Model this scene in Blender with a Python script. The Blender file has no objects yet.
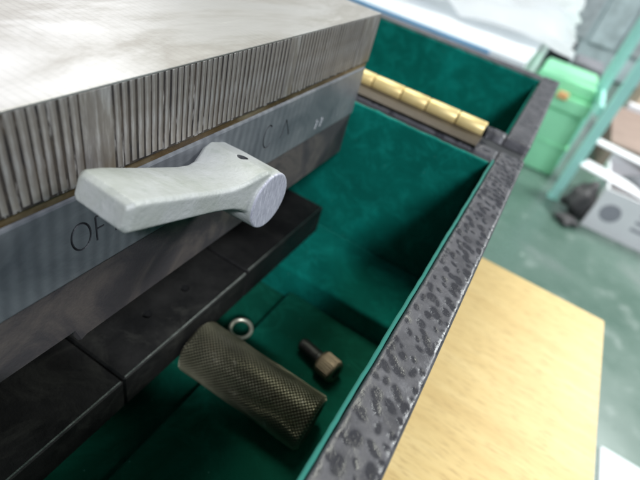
import bpy, bmesh, math, random
import numpy as np
from mathutils import Vector, Matrix
random.seed(7); RNG = np.random.RandomState(11)
C = bpy.context.scene.collection
scn = bpy.context.scene

# ------------------------------------------------------------------ scale
# shapes are written in units of 80 mm measured from the lens; the shop floor lies 7.5 units below it
S = 0.08
FL = -7.5
def W(x, y, z): return Vector((x*S, y*S, (z-FL)*S))

# ------------------------------------------------------------------ camera
cd = bpy.data.cameras.new('camera'); cam = bpy.data.objects.new('camera', cd); C.objects.link(cam)
M = Matrix(((0.8432460823, 0.4863526483, 0.2289041842),
            (-0.4725017092, 0.4676363884, 0.7470330268),
            (0.2562775439, -0.7380903131, 0.6241350101)))
cam.matrix_world = Matrix.Translation(W(0, 0, 0)) @ M.transposed().to_4x4()
cd.sensor_width = 36; cd.lens = 453.15/640*36
cd.clip_start = 0.002; cd.clip_end = 100
cd.dof.use_dof = True; cd.dof.focus_distance = 0.112; cd.dof.aperture_fstop = 14.5
scn.camera = cam

# ------------------------------------------------------------------ world and lamps
w = bpy.data.worlds.new('World'); scn.world = w; w.use_nodes = True
bg = w.node_tree.nodes['Background']
bg.inputs[0].default_value = (0.70, 0.80, 1.0, 1); bg.inputs[1].default_value = 0.115
def area(name, pos, target, sx, sy, power, col):
    l = bpy.data.lights.new(name, 'AREA'); l.shape = 'RECTANGLE'; l.size = sx; l.size_y = sy
    l.energy = power; l.color = col
    o = bpy.data.objects.new(name, l); C.objects.link(o); o.location = pos
    o.rotation_euler = (Vector(target)-Vector(pos)).to_track_quat('-Z', 'Y').to_euler()
    return o
tgt = W(-0.5, 1.5, -1)
area('window_light', (-2.3, 1.15, 1.75), tgt, 1.7, 1.3, 19, (0.97, 0.97, 1.0))
area('ceiling_light', (-0.8, 0.95, 2.5), (-0.1, 0.2, 0.5), 0.3, 1.4, 29, (0.98, 1.0, 0.88))
area('ceiling_light', (0.95, -1.35, 2.2), (0.0, 0.2, 0.45), 0.7, 0.25, 54, (0.88, 0.92, 1.0))
area('ceiling_light', (1.3, 2.2, 2.5), (0.6, 2.0, 0.0), 1.5, 0.4, 16, (0.97, 1.0, 0.95))
area('ceiling_light', (-1.0, 3.2, 2.5), (-0.4, 2.6, 0.0), 1.5, 0.4, 22, (0.97, 1.0, 0.98))
area('background_fill', (1.15, 1.9, 1.8), (0.25, 1.5, 0.0), 0.9, 0.3, 44, (0.95, 1.0, 1.0))  # added fill that brightens bench, carton and board; no known lamp

scn.view_settings.view_transform = 'Standard'; scn.view_settings.look = 'None'
scn.view_settings.exposure = 0.0; scn.view_settings.gamma = 1.0
scn.view_settings.use_curve_mapping = False
scn.render.engine = 'CYCLES'

# ------------------------------------------------------------------ materials
class NT:
    def __init__(s, name, base=(0.5,)*3, rough=0.5, metal=0.0, **kw):
        s.m = bpy.data.materials.new(name); s.m.use_nodes = True
        s.t = s.m.node_tree; s.n = s.t.nodes; s.b = s.n['Principled BSDF']
        s.b.inputs['Base Color'].default_value = (*base, 1)
        s.b.inputs['Roughness'].default_value = rough; s.b.inputs['Metallic'].default_value = metal
        for k, v in kw.items(): s.b.inputs[k.replace('_', ' ')].default_value = v
        s.co = s.n.new('ShaderNodeTexCoord').outputs['Object']
    def l(s, a, b): s.t.links.new(a, b)
    def mp(s, scale=(1, 1, 1), rot=(0, 0, 0), src=None):
        n = s.n.new('ShaderNodeMapping'); n.inputs['Scale'].default_value = scale; n.inputs['Rotation'].default_value = rot
        s.l(src or s.co, n.inputs['Vector']); return n.outputs[0]
    def noise(s, scale, detail=4, rough=0.6, vec=None, dist=0.0):
        n = s.n.new('ShaderNodeTexNoise'); n.inputs['Scale'].default_value = scale
        n.inputs['Detail'].default_value = detail; n.inputs['Roughness'].default_value = rough
        n.inputs['Distortion'].default_value = dist
        s.l(vec or s.co, n.inputs['Vector']); return n.outputs['Fac']
    def voro(s, scale, feature='F1', vec=None):
        n = s.n.new('ShaderNodeTexVoronoi'); n.feature = feature; n.inputs['Scale'].default_value = scale
        s.l(vec or s.co, n.inputs['Vector']); return n.outputs['Distance']
    def ramp(s, fac, stops):
        n = s.n.new('ShaderNodeValToRGB'); e = n.color_ramp.elements
        while len(e) < len(stops): e.new(0.5)
        for i, (p, c) in enumerate(stops):
            e[i].position = p; e[i].color = (*(c if hasattr(c, '__len__') else (c,)*3), 1)
        s.l(fac, n.inputs['Fac']); return n.outputs['Color']
    def mix(s, fac, a, b, mode='MIX'):
        n = s.n.new('ShaderNodeMix'); n.data_type = 'RGBA'; n.blend_type = mode
        for sock, v in ((n.inputs[0], fac), (n.inputs[6], a), (n.inputs[7], b)):
            if hasattr(v, 'is_linked'): s.l(v, sock)
            elif hasattr(v, '__len__'): sock.default_value = (*v, 1)
            else: sock.default_value = v
        return n.outputs[2]
    def base(s, c): s.l(c, s.b.inputs['Base Color'])
    def rough(s, c): s.l(c, s.b.inputs['Roughness'])
    def bump(s, h, strength=0.3, dist=0.0005, prev=None):
        n = s.n.new('ShaderNodeBump'); n.inputs['Strength'].default_value = strength; n.inputs['Distance'].default_value = dist
        s.l(h, n.inputs['Height'])
        if prev: s.l(prev, n.inputs['Normal'])
        s.l(n.outputs[0], s.b.inputs['Normal']); return n.outputs[0]
    def attr(s, name):
        n = s.n.new('ShaderNodeAttribute'); n.attribute_name = name; return n.outputs['Fac']

def steel(name, c0, c1, r0, r1, sc=60, stretch=(1, 1, 1), metal=0.9, bump=0.15, stain=None):
    m = NT(name, c0, r0, metal)
    f = m.noise(sc, 5, 0.65, m.mp(stretch)); g = m.noise(sc*8, 3, 0.7, m.mp(stretch))
    col = m.ramp(f, [(0.3, c0), (0.7, c1)])
    if stain: col = m.mix(m.ramp(m.noise(sc*0.5, 6, 0.7, None, 1.2), [(0.55, 0), (0.68, 1)]), col, stain)
    m.base(col); m.rough(m.ramp(f, [(0.3, r0), (0.7, r1)])); m.bump(g, bump, 0.0003)
    return m.m

# ground top face: faint lay marks across the plate, dull clouds, brown oil film and long scratches
m = NT('ground_steel_top', (0.6,)*3, 0.4, 0.75)
st = m.noise(700, 2, 0.5, m.mp((0.03, 1, 1))); cl = m.noise(30, 7, 0.66, m.mp((1, 0.45, 1), (0, 0, -0.7)), 0.5)
col = m.ramp(cl, [(0.33, (0.56, 0.55, 0.54)), (0.48, (0.45, 0.438, 0.425)), (0.58, (0.34, 0.322, 0.30)), (0.70, (0.45, 0.435, 0.42))])
scr = m.noise(160, 6, 0.75, m.mp((1, 0.09, 1), (0, 0, -0.55)), 0.3)
col = m.mix(m.ramp(scr, [(0.60, 0), (0.68, 0.55)]), col, (0.74, 0.73, 0.71))
scr2 = m.noise(120, 6, 0.75, m.mp((0.08, 1, 1), (0, 0, 0.25)), 0.5)
col = m.mix(m.ramp(scr2, [(0.62, 0), (0.7, 0.45)]), col, (0.3, 0.28, 0.26))
lam = m.n.new('ShaderNodeTexWave'); lam.bands_direction = 'Y'; lam.inputs['Scale'].default_value = 160; lam.inputs['Distortion'].default_value = 0.6
m.l(m.co, lam.inputs['Vector'])
band = m.ramp(lam.outputs['Fac'], [(0.0, 0.45), (0.35, 1.0)])
col = m.mix(m.ramp(m.noise(18, 4), [(0.38, 0.0), (0.62, 0.22)]), col, m.mix(1.0, col, band, 'MULTIPLY'))
m.base(col); m.rough(m.mix(m.ramp(scr, [(0.6, 0), (0.68, 1)]), m.ramp(cl, [(0.3, 0.36), (0.75, 0.54)]), (0.6, 0.6, 0.6))); m.bump(st, 0.06, 0.0002); TOP = m.m

# side of the laminations: satin steel with slanting grinding scratches
m = NT('lamination_steel', (0.4,)*3, 0.5, 0.45)
sc_ = m.noise(240, 4, 0.7, m.mp((1, 2.6, 0.3), (0.6, 0, 0))); cl = m.noise(60, 5, 0.6)
sz = m.n.new('ShaderNodeSeparateXYZ'); m.l(m.co, sz.inputs[0])
mr = m.n.new('ShaderNodeMapRange'); mr.inputs[1].default_value = -0.0195; mr.inputs[2].default_value = -0.0125; mr.inputs[3].default_value = 0.85; mr.inputs[4].default_value = 0.25
m.l(sz.outputs[2], mr.inputs[0])
cl2 = m.n.new('ShaderNodeMath'); cl2.operation = 'MULTIPLY'; m.l(m.ramp(cl, [(0.42, 0.1), (0.62, 1)]), cl2.inputs[0]); m.l(mr.outputs[0], cl2.inputs[1])
m.base(m.mix(cl2.outputs[0], m.ramp(sc_, [(0.33, (0.18, 0.16, 0.15)), (0.52, (0.28, 0.26, 0.25)), (0.72, (0.55, 0.53, 0.52))]), (0.25, 0.195, 0.12)))
m.rough(m.ramp(sc_, [(0.3, 0.62), (0.7, 0.45)])); m.bump(sc_, 0.25, 0.0003); LAM = m.m
m = NT('grimy_separator', (0.035, 0.03, 0.028), 0.75, 0.0)
ss = m.noise(240, 4, 0.7, m.mp((1, 2.6, 0.3), (0.6, 0, 0)))
m.base(m.mix(m.ramp(ss, [(0.55, 0), (0.64, 0.8)]), m.ramp(m.noise(150, 3), [(0.4, (0.022, 0.018, 0.017)), (0.7, (0.075, 0.058, 0.042))]), (0.4, 0.38, 0.36))); SEP = m.m
m = NT('oily_brown_seam', (0.16, 0.1, 0.04), 0.42, 0.45)
m.base(m.ramp(m.noise(110, 5, 0.7, m.mp((1, 0.3, 1))), [(0.3, (0.045, 0.028, 0.015)), (0.5, (0.14, 0.09, 0.04)), (0.72, (0.32, 0.26, 0.17))])); m.bump(m.noise(900, 2), 0.3, 0.0003); SEAM = m.m
# lower plate
m = NT('blue_grey_steel', (0.3,)*3, 0.4, 0.5)
f = m.noise(45, 6, 0.65, None, 0.8)
wv = m.n.new('ShaderNodeTexWave'); wv.bands_direction = 'Y'; wv.inputs['Scale'].default_value = 92; wv.inputs['Distortion'].default_value = 1.2
m.l(m.mp((1, 1, 1), (0.12, 0, 0)), wv.inputs['Vector'])
sx = m.n.new('ShaderNodeSeparateXYZ'); m.l(m.co, sx.inputs[0])
fade = m.n.new('ShaderNodeMapRange'); fade.inputs[1].default_value = 0.035; fade.inputs[2].default_value = 0.085; fade.inputs[3].default_value = 0.55; fade.inputs[4].default_value = 0.0
m.l(sx.outputs[1], fade.inputs[0])
col = m.ramp(f, [(0.3, (0.19, 0.20, 0.22)), (0.6, (0.30, 0.31, 0.325)), (0.75, (0.165, 0.155, 0.14))])
col = m.mix(fade.outputs[0], col, m.ramp(wv.outputs['Fac'], [(0, (0.78, 0.79, 0.82)), (1, (1.15, 1.16, 1.18))]), 'MULTIPLY')
m.base(col); m.rough(m.ramp(f, [(0.3, 0.36), (0.7, 0.5)])); m.bump(m.noise(900, 3, 0.7, m.mp((1, 0.4, 1))), 0.2, 0.0003); LOW = m.m
m = NT('dull_brown_steel', (0.15,)*3, 0.55, 0.55)
f = m.noise(38, 6, 0.6, None, 0.6)
m.base(m.ramp(f, [(0.3, (0.14, 0.125, 0.135)), (0.55, (0.25, 0.21, 0.21)), (0.7, (0.36, 0.31, 0.29))])); m.rough(m.ramp(f, [(0.3, 0.6), (0.7, 0.45)]))
m.bump(m.noise(1200, 3), 0.35, 0.0003)
s1 = m.ramp(m.noise(130, 6, 0.75, m.mp((1, 0.15, 1), (0.5, 0, 0))), [(0.62, 0), (0.7, 0.6)])
m.base(m.mix(s1, m.ramp(f, [(0.3, (0.07, 0.065, 0.072)), (0.5, (0.12, 0.104, 0.11)), (0.62, (0.22, 0.18, 0.168)), (0.7, (0.12, 0.104, 0.106))]), (0.24, 0.22, 0.21))); THIRD = m.m
BLK = steel('blackened_steel', (0.009, 0.009, 0.009), (0.02, 0.019, 0.018), 0.5, 0.68, 70, metal=0.2, bump=0.4, stain=(0.035, 0.034, 0.03))
BLK.node_tree.nodes['Principled BSDF'].inputs['Specular IOR Level'].default_value = 0.3
EDGE = steel('bare_steel_edge', (0.35, 0.35, 0.34), (0.6, 0.6, 0.58), 0.3, 0.4, 200, metal=0.9)
EDGE2 = steel('rubbed_black_edge', (0.13, 0.14, 0.13), (0.26, 0.27, 0.25), 0.3, 0.4, 200, metal=0.9)
DARK = NT('dark_hole', (0.01, 0.01, 0.01), 0.7).m
DIGIT = NT('scratched_digit', (0.5, 0.5, 0.52), 0.4, 0.6).m
GRIME = NT('stamp_grime', (0.035, 0.037, 0.042), 0.6, 0.3).m
# lever casting
m = NT('painted_casting', (0.6,)*3, 0.42)
f = m.noise(40, 6, 0.62, None, 0.5); sp = m.noise(330, 3, 0.6)
geo = m.n.new('ShaderNodeNewGeometry')
col = m.ramp(f, [(0.36, (0.32, 0.34, 0.29)), (0.5, (0.415, 0.43, 0.405)), (0.62, (0.48, 0.49, 0.485))])
col = m.mix(m.ramp(sp, [(0.6, 0), (0.72, 0.35)]), col, (0.3, 0.34, 0.3))
vsp = m.voro(420); col = m.mix(m.ramp(vsp, [(0.05, 0.5), (0.13, 0.0)]), col, (0.36, 0.40, 0.38))
ar = m.attr('bare'); scr = m.noise(500, 3, 0.7, m.mp((1, 4, 0.4), (0.75, 0, 0)))
col = m.mix(ar, col, m.ramp(scr, [(0.3, (0.34, 0.34, 0.4)), (0.55, (0.5, 0.5, 0.57)), (0.75, (0.78, 0.78, 0.84))]))
m.base(col); m.rough(m.ramp(f, [(0.3, 0.36), (0.7, 0.5)]))
b1 = m.bump(m.noise(150, 4, 0.6), 0.35, 0.0009); m.bump(m.mix(ar, m.noise(900, 3), scr), 0.3, 0.0004, b1); CAST = m.m
# felt lining
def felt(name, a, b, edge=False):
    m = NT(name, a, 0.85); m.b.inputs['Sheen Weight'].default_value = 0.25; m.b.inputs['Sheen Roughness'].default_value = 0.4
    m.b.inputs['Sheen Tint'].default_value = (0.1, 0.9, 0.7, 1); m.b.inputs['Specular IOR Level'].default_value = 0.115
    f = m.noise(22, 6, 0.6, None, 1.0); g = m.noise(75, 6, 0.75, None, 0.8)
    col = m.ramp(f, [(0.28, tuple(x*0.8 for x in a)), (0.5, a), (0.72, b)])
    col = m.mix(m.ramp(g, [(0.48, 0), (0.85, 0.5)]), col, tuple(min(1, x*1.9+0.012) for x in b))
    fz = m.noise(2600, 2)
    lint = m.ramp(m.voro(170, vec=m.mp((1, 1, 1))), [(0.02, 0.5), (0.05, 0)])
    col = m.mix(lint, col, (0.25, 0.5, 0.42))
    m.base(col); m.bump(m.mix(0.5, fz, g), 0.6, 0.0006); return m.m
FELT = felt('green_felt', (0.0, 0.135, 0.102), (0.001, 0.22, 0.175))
FELTD = felt('shaded_green_felt', (0.002, 0.078, 0.046), (0.003, 0.125, 0.078))  # same felt, darkened to carry the shade low in the case
FELTE = NT('felt_cut_edge', (0.02, 0.17, 0.135), 0.9).m
# leatherette on the case
m = NT('wrinkled_leatherette', (0.1,)*3, 0.42); m.b.inputs['Specular IOR Level'].default_value = 0.55
p = m.attr('pit'); f = m.noise(900, 4, 0.65); g = m.noise(120, 5, 0.65)
col = m.ramp(g, [(0.3, (0.05, 0.049, 0.055)), (0.7, (0.105, 0.102, 0.112))])
p = m.ramp(p, [(0.03, 0), (0.6, 0.85)]); col = m.mix(p, col, (0.028, 0.028, 0.033))
m.base(col); m.rough(m.mix(p, m.ramp(g, [(0.3, 0.3), (0.7, 0.46)]), (0.22, 0.22, 0.22))); b1 = m.bump(g, 0.5, 0.0008); m.bump(m.noise(420, 5, 0.7), 0.4, 0.0004, b1); LEATHER = m.m
BRASS = steel('brass', (0.80, 0.60, 0.24), (0.88, 0.71, 0.34), 0.36, 0.5, 90, metal=0.4, bump=0.05, stain=(0.72, 0.54, 0.22))
LEAF = steel('shaded_brass_leaf', (0.05, 0.04, 0.03), (0.085, 0.068, 0.052), 0.4, 0.55, 150, metal=0.7, bump=0.3)  # brass coloured down to the shadow tone on the leaf
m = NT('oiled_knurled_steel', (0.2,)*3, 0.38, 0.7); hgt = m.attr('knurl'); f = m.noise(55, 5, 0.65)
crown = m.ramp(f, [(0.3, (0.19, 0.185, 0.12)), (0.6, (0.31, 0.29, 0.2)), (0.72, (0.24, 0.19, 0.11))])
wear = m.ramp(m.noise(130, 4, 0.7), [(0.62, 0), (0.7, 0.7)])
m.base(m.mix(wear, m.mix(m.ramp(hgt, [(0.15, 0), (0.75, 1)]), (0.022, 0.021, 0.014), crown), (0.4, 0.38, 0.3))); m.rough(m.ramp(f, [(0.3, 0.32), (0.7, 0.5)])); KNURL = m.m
RING = steel('bright_steel_ring', (0.6, 0.58, 0.45), (0.8, 0.78, 0.62), 0.25, 0.4, 200, metal=0.7)
SCREWH = steel('brown_screw_steel', (0.2, 0.155, 0.1), (0.36, 0.28, 0.19), 0.35, 0.5, 300, metal=0.7, bump=0.3)
SCREWD = steel('dark_screw_steel', (0.06, 0.06, 0.055), (0.11, 0.11, 0.1), 0.35, 0.5, 300, metal=0.7, bump=0.3)
# wood
m = NT('pale_oak_board', (0.7, 0.5, 0.25), 0.45)
v = m.mp((0.09, 1, 1), (0, 0, 0.02)); f = m.noise(110, 5, 0.6, m.mp((0.1, 1, 1)), 0.5); pr = m.noise(900, 4, 0.6, m.mp((0.13, 1, 1), (0, 0, 0.03)), 0.15); q = m.noise(60, 3)
col = m.ramp(f, [(0.3, (0.70, 0.49, 0.19)), (0.5, (0.78, 0.57, 0.235)), (0.7, (0.83, 0.63, 0.28))])
col = m.mix(m.ramp(pr, [(0.35, 0.6), (0.48, 0.0)]), col, (0.5, 0.32, 0.12))
m.base(col); m.bump(pr, 0.25, 0.0004); WOOD = m.m
# floor
m = NT('green_painted_floor', (0.1, 0.3, 0.2), 0.3); f = m.noise(2.6, 7, 0.62, None, 0.6); g = m.noise(14, 6, 0.65)
col = m.ramp(f, [(0.35, (0.085, 0.15, 0.118)), (0.55, (0.125, 0.195, 0.16)), (0.7, (0.22, 0.26, 0.245))])
col = m.mix(m.ramp(g, [(0.56, 0), (0.72, 0.7)]), col, (0.3, 0.36, 0.33))
col = m.mix(m.ramp(m.voro(9), [(0.04, 0.4), (0.07, 0)]), col, (0.5, 0.58, 0.52))
m.base(col); m.rough(m.ramp(g, [(0.3, 0.22), (0.7, 0.4)])); m.bump(g, 0.1, 0.002); FLOOR = m.m
def paint(name, c, rough=0.45, var=0.12, sc=12, metal=0.0):
    m = NT(name, c, rough, metal); f = m.noise(sc, 5, 0.6)
    m.base(m.ramp(f, [(0.3, tuple(x*(1-var) for x in c)), (0.7, tuple(min(1, x*(1+var)) for x in c))])); m.bump(m.noise(sc*20, 3), 0.1, 0.0005); return m.m
MINT = paint('mint_paint', (0.40, 0.78, 0.70), 0.45, 0.05); BIN = paint('light_green_plastic', (0.32, 0.76, 0.46), 0.5, 0.05)
WHITE = paint('white_enamel', (0.8, 0.84, 0.86), 0.35, 0.04); BLUE = paint('blue_shade_line', (0.22, 0.42, 0.62)); SHEET = paint('white_plastic_sheet', (0.84, 0.86, 0.88), 0.45, 0.03)
CARD = paint('pinkish_card', (0.34, 0.25, 0.21), 0.7); PEACH = paint('peach_card', (0.75, 0.6, 0.45), 0.7); CWHITE = paint('white_card', (0.87, 0.86, 0.88), 0.6, 0.03)
GREY = paint('grey_machine_paint', (0.45, 0.54, 0.56), 0.45, 0.25); DGREY = paint('dark_grey_rubber', (0.085, 0.08, 0.082), 0.6, 0.4); MGREY = paint('mid_grey_cloth', (0.2, 0.2, 0.22), 0.8, 0.25)
ORANGE = paint('orange_plastic', (0.8, 0.42, 0.18)); PRINT = paint('grey_print', (0.33, 0.33, 0.37), 0.6); SILVER = steel('pale_aluminium', (0.5, 0.55, 0.58), (0.65, 0.7, 0.72), 0.35, 0.5, 30, metal=0.7)
BLACK = paint('black_plastic_gap_shade', (0.018, 0.02, 0.024), 0.5)  # also fills the gap between case and lid as painted shade

# ------------------------------------------------------------------ builders
BASE = {}
def thing(name, label, cat, base=(0, 0, 0), group=None):
    o = bpy.data.objects.new(name, None); C.objects.link(o); o.location = W(*base); o.empty_display_size = 0.01
    o['label'] = label; o['category'] = cat
    if group: o['group'] = group
    BASE[o.name] = Vector(base); return o
def obj(name, bm, mat, parent=None, smooth=False, kind=None, label=None, base=None):
    me = bpy.data.meshes.new(name)
    b = BASE[parent.name] if parent else Vector(base or (0, 0, FL))
    for v in bm.verts: v.co = (v.co-b)*S
    bm.to_mesh(me); bm.free()
    for mm in (mat if isinstance(mat, (list, tuple)) else [mat]): me.materials.append(mm)
    if smooth: me.shade_smooth()
    o = bpy.data.objects.new(name, me); C.objects.link(o)
    if parent: o.parent = parent
    else: o.location = W(*b)
    BASE[o.name] = b
    if kind: o['kind'] = kind
    if label: o['label'] = label
    return o
def tag(o, label, cat, group=None):
    o['label'] = label; o['category'] = cat
    if group: o['group'] = group
    return o
def add_box(bm, x0, x1, y0, y1, z0, z1, bev=0.0, seg=2, rot=None, piv=None):
    r = bmesh.ops.create_cube(bm, size=1); vs = r['verts']
    c = Vector(((x0+x1)/2, (y0+y1)/2, (z0+z1)/2))
    for v in vs: v.co = Vector((v.co.x*(x1-x0), v.co.y*(y1-y0), v.co.z*(z1-z0)))+c
    if bev:
        es = list({e for v in vs for e in v.link_edges})
        r = bmesh.ops.bevel(bm, geom=es, offset=bev, segments=seg, affect='EDGES', profile=0.5)
        vs = list({v for f in r['faces'] for v in f.verts} | {v for v in vs if v.is_valid})
    if rot is not None: bmesh.ops.rotate(bm, verts=vs, cent=piv or c, matrix=rot)
    return vs
def box(*a, **k): bm = bmesh.new(); add_box(bm, *a, **k); return bm
def add_cyl(bm, p0, p1, r0, r1=None, n=24, caps=True):
    p0 = Vector(p0); p1 = Vector(p1); d = p1-p0
    r = bmesh.ops.create_cone(bm, cap_ends=caps, segments=n, radius1=r0, radius2=r0 if r1 is None else r1, depth=d.length)
    q = Vector((0, 0, 1)).rotation_difference(d.normalized()).to_matrix().to_4x4()
    bmesh.ops.transform(bm, matrix=Matrix.Translation((p0+p1)/2) @ q, verts=r['verts']); return r['verts']
def cyl(*a, **k): bm = bmesh.new(); add_cyl(bm, *a, **k); return bm
def lathe(bm, prof, p0, axis, n=32):
    """revolve (r, t) pairs about the axis through p0"""
    axis = Vector(axis).normalized(); u = axis.orthogonal().normalized(); v = axis.cross(u); p0 = Vector(p0)
    rings = [[bm.verts.new(p0+axis*t+(u*math.cos(2*math.pi*k/n)+v*math.sin(2*math.pi*k/n))*r) for k in range(n)] for r, t in prof]
    for a, b in zip(rings[:-1], rings[1:]):
        for k in range(n): bm.faces.new((a[k], a[(k+1) % n], b[(k+1) % n], b[k]))
    for ring, flip in ((rings[0], True), (rings[-1], False)):
        if (ring[0].co-ring[n//2].co).length > 1e-6: bm.faces.new(ring[::-1] if flip else ring)
    bmesh.ops.recalc_face_normals(bm, faces=bm.faces)
def apply_mods(o):
    dg = bpy.context.evaluated_depsgraph_get(); dg.update()
    me = bpy.data.meshes.new_from_object(o.evaluated_get(dg)); o.modifiers.clear(); old = o.data; o.data = me; me.name = old.name
def boolean(o, bmcut, mat=None):
    c = obj('cutter', bmcut, mat or GRIME, o.parent); md = o.modifiers.new('b', 'BOOLEAN'); md.operation = 'DIFFERENCE'; md.object = c; md.solver = 'EXACT'; md.material_mode = 'TRANSFER'
    apply_mods(o); bpy.data.objects.remove(c)
def blob(bm, c, r, sub=3, amp=0.25, seed=0, squash=(1, 1, 1)):
    from mathutils import noise as mn
    vs = bmesh.ops.create_icosphere(bm, subdivisions=sub, radius=1)['verts']
    for v in vs:
        k = 1+amp*mn.noise(v.co*1.7+Vector((seed*3.1, seed, 0)))*2
        v.co = Vector((v.co.x*squash[0], v.co.y*squash[1], v.co.z*squash[2]))*r*k+Vector(c)

# ================================================================== SETTING
bm = bmesh.new(); add_box(bm, -160, 160, -60, 220, FL-0.6, FL)
o = obj('floor', bm, FLOOR, kind='structure')

# ================================================================== WOODEN TABLE TOP under the case
TB = -2.36
t = thing('wooden_stand', 'pale wooden board with straight grain beside the dark rim of the case', 'board', (-1, 1.5, FL))
bm = bmesh.new()
vs = [(-3.9, -1.5), (1.30, -1.5), (1.332, 1.0), (1.381, 3.70), (-3.9, 3.74)]
lo = [bm.verts.new((x, y, TB-0.22)) for x, y in vs]; hi = [bm.verts.new((x, y, TB)) for x, y in vs]
bm.faces.new(hi); bm.faces.new(lo[::-1])
for i in range(5): bm.faces.new((lo[i], lo[(i+1) % 5], hi[(i+1) % 5], hi[i]))
bmesh.ops.bevel(bm, geom=list(bm.edges), offset=0.012, segments=2, affect='EDGES')
obj('board', bm, WOOD, t)
for x in (-3.6, 1.0):
    for y in (-1.2, 3.3): obj('leg', box(x-0.2, x+0.2, y-0.2, y+0.2, FL, TB-0.221, 0.02), WOOD, t)

# ================================================================== TOOL CASE
R0 = -1.0                 # rim height
XI, XO = -0.035, 0.112     # right wall
YB0, YB1 = 2.49, 2.66     # back wall
XL = -3.7
case = thing('tool_case', 'open dark leatherette case lined with green felt, lid folded back on a brass hinge', 'case', (-1.8, 1.3, TB+0.002))
def rim_sheet(bm, x0, x1, y0, y1, z, skirt, step=0.0045, dens=420, inner_round=0.012):
    """relief skin of a wall top: a fine grid with elongated pits, and side skirts"""
    nx = max(4, int((x1-x0)/step)); ny = max(4, int((y1-y0)/step))
    X, Y = np.meshgrid(np.linspace(x0, x1, nx+1), np.linspace(y0, y1, ny+1))
    n = int(1.5*dens*(x1-x0)*(y1-y0)); pit = np.zeros_like(X)
    placed = []
    for _ in range(n*6):
        if len(placed) >= n: break
        px = RNG.uniform(x0, x1); py = RNG.uniform(y0, y1)
        if all((px-a)**2+((py-b)*0.8)**2 > 0.025**2 for a, b in placed): placed.append((px, py))
    for px, py in placed:
        a = RNG.normal(2.25, 0.22); L = RNG.uniform(0.013, 0.030); Wd = L*RNG.uniform(0.42, 0.72); k = RNG.uniform(0.6, 1)
        sel = (np.abs(X-px) < 0.05) & (np.abs(Y-py) < 0.05)
        dx = X[sel]-px; dy = Y[sel]-py
        u = dx*math.cos(a)+dy*math.sin(a); v = -dx*math.sin(a)+dy*math.cos(a)
        d = np.sqrt((u/L)**2+(v/Wd)**2)+0.06*np.sin(2*np.arctan2(v, u)+px*90)
        q = np.clip((1.3-d)/0.9, 0, 1); pit[sel] = np.maximum(pit[sel], k*q*q*(3-2*q))
    ex = np.minimum(X-x0, x1-X); ey = np.minimum(Y-y0, y1-Y)
    e = np.clip(1-np.minimum(ex, ey)/0.018, 0, 1)
    pit *= np.clip(ex/0.01, 0, 1)
    wob = 0.002*np.sin(X*41+Y*13)*np.cos(Y*29-X*17)+0.0012*np.sin(Y*83+X*61)
    Z = z-0.0018*pit+0.5*wob*(1-e)-0.012*(1-np.sqrt(np.clip(1-e**2, 0, 1)))
    lay = bm.verts.layers.float.get('pit') or bm.verts.layers.float.new('pit')
    g = []
    for j in range(ny+1):
        row = []
        for i in range(nx+1):
            vv = bm.verts.new((X[j, i], Y[j, i], Z[j, i])); vv[lay] = float(min(1, pit[j, i]*1.2)); row.append(vv)
        g.append(row)
    for j in range(ny):
        for i in range(nx): bm.faces.new((g[j][i], g[j][i+1], g[j+1][i+1], g[j+1][i]))
    ring = [g[0][i] for i in range(nx+1)]+[g[j][nx] for j in range(1, ny+1)]+[g[ny][i] for i in range(nx-1, -1, -1)]+[g[j][0] for j in range(ny-1, 0, -1)]
    low = [bm.verts.new((v.co.x, v.co.y, skirt)) for v in ring]
    k = len(ring)
    for i in range(k): bm.faces.new((ring[i], low[i], low[(i+1) % k], ring[(i+1) % k]))
    bm.faces.new(low[::-1])
bm = bmesh.new(); rim_sheet(bm, XI, XO, -0.06, YB1, R0, TB+0.002); obj('side_wall', bm, LEATHER, case, True)
bm = bmesh.new(); rim_sheet(bm, XL, XI-0.002, YB0+0.042, YB1-0.006, R0-0.004, TB+0.002, 0.012, 200); obj('back_wall', bm, LEATHER, case, True)
obj('black_strip', box(XL, XI-0.002, YB0, YB0+0.04, TB+0.085, R0-0.022, 0.004), BLACK, case)  # plain black strip between the felt and the hinge leaf
obj('gap_shade', box(XL, 0.10, 2.664, 2.896, TB+0.1, R0-0.05, 0.01), BLACK, case)  # black filler put in as the shade of the gap before the lid
obj('front_wall', box(XL, XI-0.002, -0.06, 0.09, TB+0.002, R0, 0.01), LEATHER, case)
obj('side_wall', box(XL-0.15, XL-0.002, -0.06, YB1, TB+0.002, R0, 0.01), LEATHER, case)
obj('case_bottom', box(XL, XI-0.002, 0.092, YB0-0.002, TB+0.002, TB+0.08), LEATHER, case)
# felt
LN = 0.012
def wavy_sheet(x0, x1, y0, y1, z0, z1, axis, amp=0.0035, step=0.03, seed=0):
    """thin felt slab with a slightly uneven surface; axis = thickness direction"""
    bm = bmesh.new(); add_box(bm, x0, x1, y0, y1, z0, z1)
    long_ = [e for e in bm.edges if e.calc_length() > 0.06]
    bmesh.ops.subdivide_edges(bm, edges=long_, cuts=int(max(x1-x0, y1-y0, z1-z0)/step), use_grid_fill=True)
    from mathutils import noise as mn
    for v in bm.verts:
        d = mn.noise(Vector((v.co.x*5+seed, v.co.y*5, v.co.z*5)))*amp+mn.noise(v.co*28+Vector((seed, 0, 0)))*amp*0.35
        v.co[axis] += d
        if axis != 2 and v.co.z > z1-0.001: v.co.z += mn.noise(v.co*30)*0.006
    return bm
obj('felt_lining', wavy_sheet(XI-0.002-LN, XI-0.002, 0.12, YB0-0.004, -2.2, R0+0.001, 0, 0.0035, 0.022, 3), FELTE, case, True, label='thin teal felt edge along the inner side of the rim')
obj('felt_lining', wavy_sheet(XL+0.02, XI-0.024, YB0-0.026, YB0-0.004, -2.2, R0-0.02, 1, 0.005, 0.035, 1), FELT, case, True)
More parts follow.
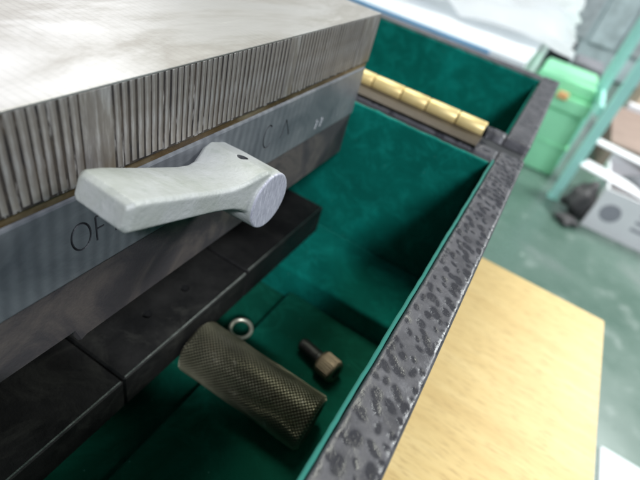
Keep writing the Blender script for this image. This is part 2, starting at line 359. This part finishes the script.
obj('felt_lining', box(XL+0.002, XL+0.02, 0.12, YB0-0.03, -2.2, R0, 0.003), FELT, case)
obj('felt_lining', box(XL+0.022, XI-0.024, 0.093, 0.112, -2.2, R0, 0.003), FELT, case)
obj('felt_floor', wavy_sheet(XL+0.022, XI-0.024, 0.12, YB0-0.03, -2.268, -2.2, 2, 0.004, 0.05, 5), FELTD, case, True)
# raised felt panel and the cross block at the back
def soft_block(x0, x1, y0, y1, z0, z1, bev, seed):
    bm = bmesh.new(); add_box(bm, x0, x1, y0, y1, z0, z1, bev, 3)
    es = [e for e in bm.edges if e.calc_length() > 0.08]
    bmesh.ops.subdivide_edges(bm, edges=es, cuts=22, use_grid_fill=True)
    from mathutils import noise as mn
    for v in bm.verts:
        v.co.z += mn.noise(v.co*6+Vector((seed, 0, 0)))*0.006*(1 if v.co.z > (z0+z1)/2 else 0)
        v.co.y += mn.noise(v.co*8+Vector((seed, 9, 0)))*0.004
    return bm
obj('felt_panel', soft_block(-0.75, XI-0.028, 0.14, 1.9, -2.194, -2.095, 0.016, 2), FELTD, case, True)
obj('support_block', soft_block(-1.5, XI-0.03, 1.905, YB0-0.032, -2.194, -1.937, 0.028, 8), FELT, case, True, label='raised felt covered block across the back of the case')
obj('support_block', soft_block(-1.5, XI-0.03, 0.14, 0.2, -2.09, -1.937, 0.028, 9), FELT, case, True)
# hinge
hinge = obj('hinge', box(-2.32, -0.162, 2.535, 2.72, R0+0.0, R0+0.014, 0.003), LEAF, case, label='shade-darkened brass leaf and bright rolled knuckles')
hl = obj('hinge_leaf', box(-2.32, -0.162, 2.80, 2.9, R0+0.0, R0+0.014, 0.003), LEAF, hinge)
HY, HZ, HR = 2.762, -0.972, 0.052
kx = [-0.168, -0.345, -0.543, -0.715, -0.915]
while kx[-1] > -2.2: kx.append(kx[-1]-0.187)
for a, b in zip(kx[:-1], kx[1:]):
    bm = bmesh.new(); lathe(bm, [(0.03, 0.002), (HR*0.96, 0.002), (HR, 0.006), (HR*1.005, (a-b)/2), (HR, a-b-0.01), (HR*0.96, a-b-0.006), (0.03, a-b-0.006)], (b+0.001, HY, HZ), (1, 0, 0), 28)
    obj('knuckle', bm, BRASS, hinge, True)
obj('hinge_pin', cyl((-2.3, HY, HZ), (-0.155, HY, HZ), 0.035), BLK, hinge, True)
# lid
lid = obj('lid', box(XL, 0.108, 2.93, 4.77, -1.9, -1.84, 0.01), LEATHER, case, label='case lid lying open, green inside, grey rim')
lid.data.name = 'lid'
bm = bmesh.new(); rim_sheet(bm, -0.045, 0.110, 2.90, 4.78, R0, -1.838, 0.01, 40); obj('lid_wall', bm, LEATHER, lid, True)
bm = bmesh.new(); rim_sheet(bm, XL, -0.047, 2.905, 3.01, R0-0.01, -1.838, 0.02, 120); obj('lid_wall', bm, LEATHER, lid, True)
obj('lid_wall', box(XL, -0.047, 4.63, 4.775, -1.838, R0-0.004, 0.012), LEATHER, lid)
obj('lid_wall', box(XL-0.15, XL-0.002, 2.9, 4.78, -1.9, R0, 0.01), LEATHER, lid)
obj('lid_felt', wavy_sheet(XL+0.01, -0.05, 4.605, 4.628, -1.83, R0-0.02, 1, 0.006, 0.06, 21), FELT, lid, True)
obj('lid_felt', wavy_sheet(XL+0.01, -0.05, 3.014, 4.6, -1.836, -1.81, 2, 0.006, 0.08, 25), FELT, lid, True)
obj('lid_felt', box(-0.066, -0.049, 3.02, 4.6, -1.808, R0-0.05, 0.003), FELT, lid)

# ================================================================== MAGNETIC CHUCK
XF = -0.88; YE = 2.425; YN = 0.15; XW = -3.1
ch = thing('magnetic_chuck', 'heavy steel magnetic chuck with striped laminated side resting in the green case', 'magnetic chuck', (-2, 1, -1.937))
# top plate: body with a thin top lip; laminations stand on its side
bm = bmesh.new(); add_box(bm, XW, XF-0.0018, YN, YE-0.004, -0.762, -0.52)
tp = obj('top_plate', bm, SEP, ch)
obj('plate_face', box(XW, XF, YN, YE, -0.519, -0.512, 0.0018, 2), TOP, tp)
obj('plate_end', box(XW, XF, YE-0.003, YE+0.0, -0.762, -0.5205, 0.001), LAM, tp)
obj('plate_end', box(XW, XF-0.005, YN-0.004, YN-0.0005, -0.762, -0.5205, 0.001), LAM, tp)
PITCH = 0.0246
lam_mesh = {}
def lam_piece(y0, y1, z0=-0.758, z1=-0.5192):
    key = (round(y1-y0, 3), round(z0, 3), round(z1, 3))
    if key not in lam_mesh:
        bm = bmesh.new(); wy = y1-y0
        add_box(bm, -0.0045, 0.0, -wy/2, wy/2, z0-z1, 0, 0.0004, 1)
        for v in bm.verts: v.co *= S
        me = bpy.data.meshes.new('lamination'); bm.to_mesh(me); bm.free(); me.materials.append(LAM); lam_mesh[key] = me
    o = bpy.data.objects.new('lamination', lam_mesh[key]); C.objects.link(o); o.parent = tp
    o.location = (Vector((XF, (y0+y1)/2, z1))-BASE[tp.name])*S; return o
y = YN+0.004; i = 0
wide = [(0.645, 0.735), (1.555, 1.628), (2.235, 2.42)]
while y < YE-0.01:
    hit = [wd for wd in wide if y+PITCH*0.6 > wd[0] and y < wd[1]]
    if hit:
        lam_piece(y, hit[0][1]); y = hit[0][1]+0.008; continue
    gap = [0.0080, 0.0066, 0.0098, 0.0058, 0.0088][(i*7) % 5]+random.uniform(-0.0006, 0.0006)
    lam_piece(y, y+PITCH-gap, -0.7575 + 0.002*((i*5) % 3), -0.5192); y += PITCH; i += 1
# oily recess and the lip of the plate under it
obj('seam_strip', box(XW, XF-0.007, YN, YE-0.002, -0.789, -0.7622, 0.002), SEAM, ch)
lp = obj('lower_plate', box(XW, XF, YN, YE-0.004, -1.07, -0.7895, 0.009, 2), LOW, ch, label='blue grey steel plate stamped OFF and ON')
obj('bright_lip', box(XF-0.022, XF-0.0085, YN+0.01, YE-0.012, -0.7896, -0.7872, 0.0008, 1), EDGE, lp)
# stamped letters: tubes cut into the face
def stroke(bm, pts, r=0.0042):
    for a, b in zip(pts[:-1], pts[1:]): add_cyl(bm, (XF, *a), (XF, *b), r, n=6)
def arc(cy, cz, ry, rz, a0, a1, n=18):
    return [(cy+ry*math.cos(math.radians(a0+(a1-a0)*k/n)), cz+rz*math.sin(math.radians(a0+(a1-a0)*k/n))) for k in range(n+1)]
def merged(pts, r=0.0042):
    """one closed strip cutter along a polyline on the plate face"""
    bm = bmesh.new(); n = len(pts); closed = (Vector(pts[0])-Vector(pts[-1])).length < 1e-4
    if closed: pts = pts[:-1]; n -= 1
    rings = []
    for i, p in enumerate(pts):
        a = Vector(pts[(i-1) % n] if closed or i else pts[0]); b = Vector(pts[(i+1) % n] if closed or i < n-1 else pts[-1])
        d = (b-a).normalized(); nn = Vector((-d.y, d.x))
        q = Vector(p)
        rings.append([bm.verts.new((XF-0.006, q.x, q.y)), bm.verts.new((XF+0.006, *(q+nn*r*1.9))), bm.verts.new((XF+0.006, *(q-nn*r*1.9)))])
    m_ = n if closed else n-1
    for i in range(m_):
        A, B = rings[i], rings[(i+1) % n]
        for k in range(3): bm.faces.new((A[k], A[(k+1) % 3], B[(k+1) % 3], B[k]))
    if not closed: bm.faces.new(rings[0]); bm.faces.new(rings[-1][::-1])
    bmesh.ops.recalc_face_normals(bm, faces=bm.faces); return bm
cuts = [arc(0.607, -0.925, 0.030, 0.046, 90, 450, 28),
        [(0.656, -0.968), (0.656, -0.882), (0.690, -0.882)], [(0.659, -0.925), (0.682, -0.925)],
        [(0.722, -0.968), (0.722, -0.882), (0.756, -0.882)], [(0.725, -0.925), (0.748, -0.925)],
        arc(1.507, -0.918, 0.032, 0.052, 50, 318, 22),
        [(1.612, -0.962), (1.640, -0.878), (1.684, -0.966)]]
def cut(pts, r, mat=None):
    if len(pts) > 6: boolean(lp, merged(pts, r), mat); return
    for a_, b_ in zip(pts[:-1], pts[1:]): boolean(lp, merged([a_, b_], r), mat)
for cpts in cuts: cut(cpts, 0.0034)
for cy, pts in ((1.945, [(0, .02), (.012, .03), (.022, .02), (0, -.02), (.024, -.02)]), (1.995, [(0, .02), (.012, .03), (.022, .02), (0, -.02), (.024, -.02)]),
                (2.14, [(0, .028), (0, -.02)]), (2.19, [(0, .028), (0, -.02)])):
    cut([(cy+a, -1.0+b) for a, b in pts], 0.0022, DIGIT)
# dull body, groove, flange blocks
prof = [(YN, -1.0705), (YE-0.012, -1.0705), (YE-0.012, -1.345), (0.585, -1.362), (0.565, -1.372), (0.548, -1.312), (YN, -1.306)]
bm = bmesh.new(); xs = XF-0.006
a_ = [bm.verts.new((XW, y_, z_)) for y_, z_ in prof]; b_ = [bm.verts.new((xs-0.02, y_, z_)) for y_, z_ in prof]
c_ = [bm.verts.new((xs, y_+(0.004 if y_ < 0.3 else (-0.004 if y_ > 2 else 0)), z_+(0.022 if z_ < -1.2 else -0.003))) for y_, z_ in prof]
for A_, B_ in ((a_, b_), (b_, c_)):
    for k in range(7): bm.faces.new((A_[k], A_[(k+1) % 7], B_[(k+1) % 7], B_[k]))
bm.faces.new(a_[::-1]); bm.faces.new(c_); bmesh.ops.recalc_face_normals(bm, faces=bm.faces)
th = obj('body', bm, THIRD, ch)
obj('body_core', box(XW, -1.24, YN, YE-0.06, -1.74, -1.3, 0.01), BLK, ch)
for a, b, zt, xf in ((YN, 0.699, -1.748, -0.867), (0.7, 1.523, -1.738, -0.866), (1.524, 2.36, -1.728, -0.865)):
    fb = obj('flange_block', box(XW, xf, a, b, -1.936, zt, 0.008, 1), BLK, ch)
    obj('worn_edge', box(xf-0.0135, xf-0.0075, a+0.01, b-0.01, zt-0.007, zt+0.0012, rot=Matrix.Rotation(math.radians(45), 3, 'Y')), EDGE2, fb)
    if a > 0.6 and b < 2:
        for hx, hy in ((-1.03, 1.224), (-1.044, 0.992), (-1.05, 1.40), (-1.06, 0.80)):
            if hy in (1.224, 0.992): boolean(fb, cyl((hx, hy, zt-0.1), (hx, hy, zt+0.05), 0.023, n=20), DARK)

# ---- lever
def rem(o, voxel, it):
    r = o.modifiers.new('r', 'REMESH'); r.mode = 'VOXEL'; r.voxel_size = voxel*S
    s = o.modifiers.new('s', 'SMOOTH'); s.factor = 0.5; s.iterations = it; apply_mods(o); o.data.shade_smooth()
HC = Vector((0, 1.160, -0.938)); HRD = 0.109
bm = bmesh.new()
lathe(bm, [(HRD*1.0, 0), (HRD*1.03, 0.08), (HRD*1.01, 0.2), (HRD*0.99, 0.264), (HRD*0.96, 0.269)], (-0.893, HC.y, HC.z), (1, 0, 0), 48)
# arm: lofted sections from the tip to the hub; u runs towards the tip, tilted up
ua = math.radians(20.8); ud = Vector((0, -math.cos(ua), math.sin(ua))); un = Vector((0, math.sin(ua), math.cos(ua)))
root = Vector((0, 1.157, -0.923))
#        u,    xfar,   xnear,  low,    high
secs = [(-0.02, -0.888, -0.632, -0.088, 0.098), (0.06, -0.888, -0.634, -0.074, 0.098), (0.095, -0.882, -0.640, -0.058, 0.082), (0.13, -0.866, -0.646, -0.049, 0.062), (0.17, -0.848, -0.650, -0.044, 0.047), (0.22, -0.836, -0.652, -0.042, 0.038), (0.28, -0.830, -0.652, -0.041, 0.036),
        (0.45, -0.832, -0.650, -0.045, 0.037), (0.57, -0.838, -0.648, -0.048, 0.038), (0.617, -0.838, -0.649, -0.050, 0.035), (0.632, -0.828, -0.660, -0.040, 0.022)]
rings = []
for u, xf, xn, lo_, hi_ in secs:
    c = root+ud*u; ch_ = 0.010; r = []
    for x, h in ((xf, lo_+ch_), (xf+ch_, lo_), (xn-ch_, lo_), (xn, lo_+ch_), (xn, hi_-ch_), (xn-ch_, hi_), (xf+ch_, hi_), (xf, hi_-ch_)):
        p = c+un*h; sk = 0.012*((x-xn)/(xf-xn)) if u > 0.5 else 0
        p = p-ud*sk*1.0; r.append(bm.verts.new((x, p.y, p.z)))
    rings.append(r)
fs = []
for a, b in zip(rings[:-1], rings[1:]):
    for k in range(8): fs.append(bm.faces.new((a[k], b[k], b[(k+1) % 8], a[(k+1) % 8])))
fs.append(bm.faces.new(rings[0])); fs.append(bm.faces.new(rings[-1][::-1]))
bmesh.ops.recalc_face_normals(bm, faces=bm.faces)
lev = obj('lever', bm, CAST, ch, label='pale grey painted cast lever sticking out over the side of the chuck')
rem(lev, 0.0036, 3)
boolean(lev, cyl((-0.752, 1.145, -0.90), (-0.752, 1.145, -0.7), 0.020, n=16))
lev.data.shade_smooth()
at = lev.data.attributes.new('bare', 'FLOAT', 'POINT'); n = len(lev.data.vertices)
co = np.empty(n*3); lev.data.vertices.foreach_get('co', co); co = co.reshape(-1, 3)/S+np.array(BASE[lev.name])
at.data.foreach_set('value', np.clip((co[:, 0]+0.632)/0.004, 0, 1).astype(np.float32))
obj('hole_shade', cyl((-0.752, 1.145, -0.91), (-0.752, 1.145, -0.868), 0.0185, n=16), DARK, lev, True)  # black disc standing for the shade inside the hole
obj('shaft', cyl((-0.9, HC.y, HC.z), (-0.878, HC.y, HC.z), 0.08, n=40), LOW, ch, True)

# ================================================================== LOOSE PARTS IN THE CASE
# knurled sleeve
x0, x1, cy, cz, r = -0.858, -0.165, 1.133, -1.954, 0.140
NA, NL = 46, 36; na, nl = NA*8, NL*8
th_ = np.linspace(0, 2*np.pi, na, endpoint=False); tt = np.linspace(0, 1, nl+1)
T, A = np.meshgrid(tt, th_, indexing='ij')
u1 = A*NA/(2*np.pi)+T*NL; u2 = A*NA/(2*np.pi)-T*NL
tri = lambda u: np.abs((u % 1)-0.5)*2
h = np.minimum(1-tri(u1), 1-tri(u2)); h = np.clip(h*2.0, 0, 1)
edge = np.clip(np.minimum(T, 1-T)/0.018, 0, 1)
h *= 0.55+0.45*np.clip(0.75+0.5*np.sin(A*2.3+T*5)+0.35*np.sin(A*5.1-T*13+1), 0, 1)
rad = r-0.009*(1-h)-0.014*(1-edge)
verts = np.stack([x0+T*(x1-x0), cy+rad*np.cos(A), cz+rad*np.sin(A)], -1).reshape(-1, 3)
base = Vector((0.5*(x0+x1), cy, cz-r))
faces = []
for j in range(nl):
    a = j*na
    for i in range(na):
        k = (i+1) % na; faces.append((a+i, a+na+i, a+na+k, a+k))
nv = len(verts); extra = []
for xx, off, rr, deep in ((x0, 0, r*0.72, 0.0), (x1, nl*na, r*0.72, 0.0)):
    sgn = 1 if off == 0 else -1
    st0 = nv+len(extra)
    for kk, (rad2, dx) in enumerate(((r*0.70, 0), (r*0.66, 0.015), (r*0.66, 0.10))):
        for i in range(na): extra.append((xx+sgn*dx, cy+rad2*math.cos(th_[i]), cz+rad2*math.sin(th_[i])))
    prev = off
    for kk in range(3):
        cur = st0+kk*na
        for i in range(na):
            k = (i+1) % na
            f = (prev+i, prev+k, cur+k, cur+i)
            faces.append(f if off == 0 else f[::-1])
        prev = cur
    f = tuple(prev+i for i in range(na)); faces.append(f if off == 0 else f[::-1])
allv = (np.vstack([verts, np.array(extra)])-np.array(base))*S
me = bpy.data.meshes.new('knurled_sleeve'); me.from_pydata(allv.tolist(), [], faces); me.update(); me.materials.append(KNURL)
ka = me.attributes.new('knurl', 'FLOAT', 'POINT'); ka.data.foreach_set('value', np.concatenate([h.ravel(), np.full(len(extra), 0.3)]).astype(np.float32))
o = bpy.data.objects.new('knurled_sleeve', me); C.objects.link(o); o.location = W(*base)
tag(o, 'fat knurled steel sleeve lying on the green felt inside the case', 'knurled sleeve')

# small ring
bm = bmesh.new(); pr = []
for k in range(12):
    a = 2*math.pi*k/12; pr.append((0.059+0.0125*math.cos(a)*0.95, 0.0125*math.sin(a)))
ax = Vector((0.03, -0.16, 1)).normalized(); u = ax.orthogonal().normalized(); v = ax.cross(u); c0 = Vector((-0.797, 1.440, -2.079))
rs = [[bm.verts.new(c0+ax*z+(u*math.cos(2*math.pi*j/40)+v*math.sin(2*math.pi*j/40))*rr) for rr, z in pr] for j in range(40)]
for j in range(40):
    for k in range(12): bm.faces.new((rs[j][k], rs[(j+1) % 40][k], rs[(j+1) % 40][(k+1) % 12], rs[j][(k+1) % 12]))
bmesh.ops.recalc_face_normals(bm, faces=bm.faces)
tag(obj('steel_ring', bm, RING, smooth=True, base=(-0.797, 1.44, -2.1)), 'small bright ring lying on the felt behind the knurled sleeve', 'ring')

# cap screw: shank tip up-left, head down-right
sc0 = thing('cap_screw', 'short socket head screw lying on the green felt beside the side wall', 'screw', (-0.25, 1.51, -2.095))
hd = Vector((1, -0.26, 0.10)).normalized(); hp = Vector((-0.318, 1.520, -2.031))
bm = bmesh.new(); hr = 0.062; prof = []
lathe(bm, [(0.03, 0), (hr*0.94, 0), (hr, 0.008), (hr, 0.1), (hr*0.92, 0.112), (0.036, 0.112), (0.034, 0.105), (0.033, 0.06)], hp, hd, 72)
for vtx in bm.verts:
    d = vtx.co-hp; t_ = d.dot(hd); rv = d-hd*t_
    if 0.006 < t_ < 0.103 and rv.length > 0.05: pass
k = 0
obj('screw_head', bm, SCREWH, sc0, True)
bm = bmesh.new(); add_cyl(bm, hp+hd*0.085, hp+hd*0.1125, 0.034, n=6); obj('hex_socket', bm, DARK, sc0)
bm = bmesh.new(); prof = []
n_t = 12; L = 0.155
prof = [(0.026, -L), (0.034, -L+0.006)]
for k in range(n_t): z_ = -L+0.008+k*(L-0.03)/n_t; prof += [(0.034, z_), (0.040, z_+0.005)]
prof += [(0.038, -0.015), (0.038, 0.002)]
lathe(bm, prof, hp, hd, 32); obj('threaded_shank', bm, SCREWD, sc0, True)
bm = bmesh.new()
for k in range(28):
    a = 2*math.pi*k/28; uu = hd.orthogonal().normalized(); vv = hd.cross(uu); q = hp+(uu*math.cos(a)+vv*math.sin(a))*hr*0.985
    add_cyl(bm, q+hd*0.014, q+hd*0.098, 0.0045, n=6)
obj('head_knurling', bm, SCREWH, sc0, kind='stuff')

# ================================================================== BACKGROUND (out of focus)
# white bench with a blue strip coloured in as the overhang's shadow
bt = -2.2
be = thing('white_bench', 'white bench with a blue painted shadow line along its front edge behind the open lid', 'bench', (-6, 14, FL))
obj('bench_top', box(-14, -0.55, 11.0, 22, bt-0.12, bt, 0.03), WHITE, be)
obj('blue_shade_line', box(-14, -1.35, 10.93, 10.998, bt-0.13, bt-0.01, 0.01), BLUE, be)
obj('bench_front', box(-14, -0.60, 11.06, 21.9, FL, bt-0.121, 0.02), WHITE, be)
obj('front_rail', box(-14, -0.58, 10.6, 11.058, bt-0.9, bt-0.40, 0.02), WHITE, be)
# crumpled white plastic sheet
from mathutils import noise as mn
bm = bmesh.new(); N = 110; g = []
for j in range(N+1):
    row = []
    for i in range(N+1):
        a = i/N; b = j/N
        x = -4.2+a*4.5-0.6*b; y = 12.5+b*13+a*0.3; z = bt+0.12
        z += 0.8*abs(mn.noise(Vector((x*0.4, y*0.25, 1))))+0.12*mn.noise(Vector((x*1.0, y*0.4, 4)))
        if x > -0.5: z -= (x+0.5)*0.35
        z = max(z, bt+0.03) if x < -0.55 else z
        row.append(bm.verts.new((x+0.2*mn.noise(Vector((y, a, 2))), y+0.7*mn.noise(Vector((x*0.8, 0, 7))), z)))
    g.append(row)
for j in range(N):
    for i in range(N): bm.faces.new((g[j][i], g[j][i+1], g[j+1][i+1], g[j+1][i]))
r_ = bmesh.ops.solidify(bm, geom=list(bm.faces), thickness=0.03)
tag(obj('plastic_sheet', bm, SHEET, smooth=True, base=(-2, 16, bt)), 'crumpled white plastic sheet heaped on the white bench', 'plastic sheet')
# light green bin
def frustum(bm, cx, cy, z0, z1, a0, b0, a1, b1, bev=0.06):
    vs = []
    for z, a, b in ((z0, a0, b0), (z1, a1, b1)):
        vs.append([bm.verts.new((cx+sx_*a, cy+sy_*b, z)) for sx_, sy_ in ((-1, -1), (1, -1), (1, 1), (-1, 1))])
    f = [bm.faces.new(vs[0][::-1]), bm.faces.new(vs[1])]
    for k in range(4): f.append(bm.faces.new((vs[0][k], vs[0][(k+1) % 4], vs[1][(k+1) % 4], vs[1][k])))
    if bev: bmesh.ops.bevel(bm, geom=list({e for q in f for e in q.edges}), offset=bev, segments=2, affect='EDGES')
bn = thing('green_bin', 'light green plastic bin on the floor behind the corner of the case', 'bin', (1.0, 20.5, FL))
bm = bmesh.new(); frustum(bm, 0.72, 21.0, FL, -5.0, 1.25, 1.5, 1.12, 1.5); obj('bin_body', bm, BIN, bn)
bm = bmesh.new(); frustum(bm, 0.68, 21.0, -4.99, -4.45, 1.22, 1.6, 1.20, 1.6); obj('bin_rim', bm, BIN, bn)
bm = bmesh.new(); frustum(bm, 0.70, 21.0, -6.35, -6.2, 1.27, 1.54, 1.27, 1.54, 0.03); obj('rib', bm, BIN, bn)
bm = bmesh.new(); frustum(bm, 0.66, 21.2, -4.449, -3.98, 1.10, 1.5, 1.06, 1.5); obj('bin_lid', bm, BIN, bn)
tag(obj('orange_clip', box(0.55, 0.95, 19.2, 19.42, -4.55, -4.30, 0.05), ORANGE, base=(0.75, 19.3, -4.6)), 'small orange clip on the front of the light green bin', 'clip')
# mint frame stand
ms = thing('mint_stand', 'mint green steel frame stand with two upright posts right of the green bin', 'stand', (2.3, 18.5, FL))
obj('post', box(2.10, 2.44, 17.62, 18.0, FL+0.03, 0.6, 0.03), MINT, ms)
obj('foot_plate', box(2.06, 2.48, 17.58, 18.04, FL, FL+0.028), MINT, ms)
obj('post', box(1.70, 2.10, 20.6, 20.95, FL+0.03, 2.4, 0.03), MINT, ms)
obj('crossbar', box(1.90, 2.08, 18.02, 20.58, -4.35, -4.0, 0.02), MINT, ms)
# dark things behind the bin
tag(obj('black_crate', box(-0.6, 0.45, 24.2, 26, FL, -3.55, 0.08), BLACK, base=(0, 25, FL)), 'black crate standing on the floor behind the light green bin', 'crate')
tag(obj('grey_crate', box(0.6, 1.9, 24.0, 26, FL, -4.0, 0.08), MGREY, base=(1.2, 25, FL)), 'grey crate standing between the black crate and the mint post', 'crate')
mc = thing('grey_machine', 'dark grey machine cabinet in the blurred top right background', 'machine', (6, 44, FL))
obj('cabinet', box(-1.5, 22, 42, 50, FL, 6, 0.3), GREY, mc)
for k in range(5): obj('panel', box(-0.9+k*2.1, 0.9+k*2.1, 41.8, 41.99, -5.5, 4.5, 0.05), SILVER if k % 2 == 0 else GREY, mc)
obj('slot', box(-0.5, 8, 41.6, 41.79, -1.5, -0.9, 0.05), BLACK, mc)
# open white carton with grey print
ct = thing('white_carton', 'open white carton with a round grey print lying on the green floor', 'carton', (4.6, 18, FL))
bx0, bx1, by0, by1, h0 = 3.40, 6.6, 16.62, 19.6, FL+1.55
obj('carton_panel', box(bx0, bx1, by0, by0+0.08, FL, h0), CWHITE, ct)
obj('carton_panel', box(bx0, bx1, by1-0.08, by1, FL, h0+0.3), CWHITE, ct)
obj('carton_panel', box(bx0, bx0+0.08, by0+0.082, by1-0.082, FL, h0), CWHITE, ct)
obj('carton_panel', box(bx1-0.08, bx1, by0+0.082, by1-0.082, FL, h0), CWHITE, ct)
obj('carton_bottom', box(bx0+0.082, bx1-0.082, by0+0.082, by1-0.082, FL, FL+0.08), CARD, ct)
obj('carton_flap', box(bx0-0.95, bx1-1.7, by0+0.5, by0+1.35, h0+0.01, h0+0.07, rot=Matrix.Rotation(math.radians(-18), 3, 'Z')), CWHITE, ct)
obj('carton_flap', box(bx0-0.9, bx1-1.2, by1-0.3, by1+0.35, h0+0.31, h0+0.37, rot=Matrix.Rotation(math.radians(-14), 3, 'Z')), CWHITE, ct)
bm = bmesh.new(); add_cyl(bm, (3.95, by0-0.012, FL+0.80), (3.95, by0-0.002, FL+0.80), 0.33, n=28); obj('round_print', bm, PRINT, ct)
for k in range(3): obj('line_print', box(4.75, 5.3-k*0.12, by0-0.01, by0-0.002, FL+0.55+k*0.28, FL+0.66+k*0.28), PRINT, ct)
bm = bmesh.new(); blob(bm, (5.2, 18.1, h0-0.05), 0.85, 3, 0.3, 2, (1.2, 1.0, 0.6)); tag(obj('grey_cloth', bm, MGREY, smooth=True, base=(5.2, 18.1, h0-0.8)), 'crumpled grey cloth inside the open white carton', 'cloth')
bm = bmesh.new(); blob(bm, (3.0, 17.0, FL+0.62), 0.5, 3, 0.35, 5, (0.9, 0.8, 1.25)); blob(bm, (2.85, 16.2, FL+0.13), 0.3, 3, 0.3, 6, (1.3, 1.1, 0.42)); tag(obj('dark_rag', bm, DGREY, smooth=True, base=(3.0, 16.8, FL)), 'dark rag dropped on the floor at the corner of the white carton', 'rag')
bm = bmesh.new(); add_cyl(bm, (5.4, 21.3, FL+1.1), (6.3, 20.9, FL+1.1), 1.05, n=32); add_cyl(bm, (5.2, 21.38, FL+1.1), (5.4, 21.3, FL+1.1), 0.6, n=24)
tag(obj('motor', bm, DGREY, smooth=False, base=(5.9, 21.1, FL)), 'dark grey round motor on the floor behind the white carton', 'motor')
tag(obj('cardboard_box', box(3.6, 9.6, 22.8, 29.5, FL, -6.2, 0.05), CARD, base=(6.5, 26, FL)), 'low pinkish brown cardboard box behind the white carton', 'cardboard box')
tag(obj('peach_carton', box(4.8, 10.5, 31, 34, FL, -4.6, 0.06), PEACH, base=(7.5, 32, FL)), 'peach coloured carton standing farthest right behind the brown box', 'carton')
tag(obj('white_plank', box(4.4, 11, 29.9, 30.5, FL, -6.0, 0.04), CWHITE, base=(7.5, 30, FL)), 'white plank on the floor in front of the peach carton', 'plank')
tag(obj('white_board', box(4.35, 8.5, 4.6, 7.5, FL, FL+0.06, 0.02), WHITE, base=(6.4, 6, FL)), 'white board lying on the floor right of the pale wooden table top', 'board')
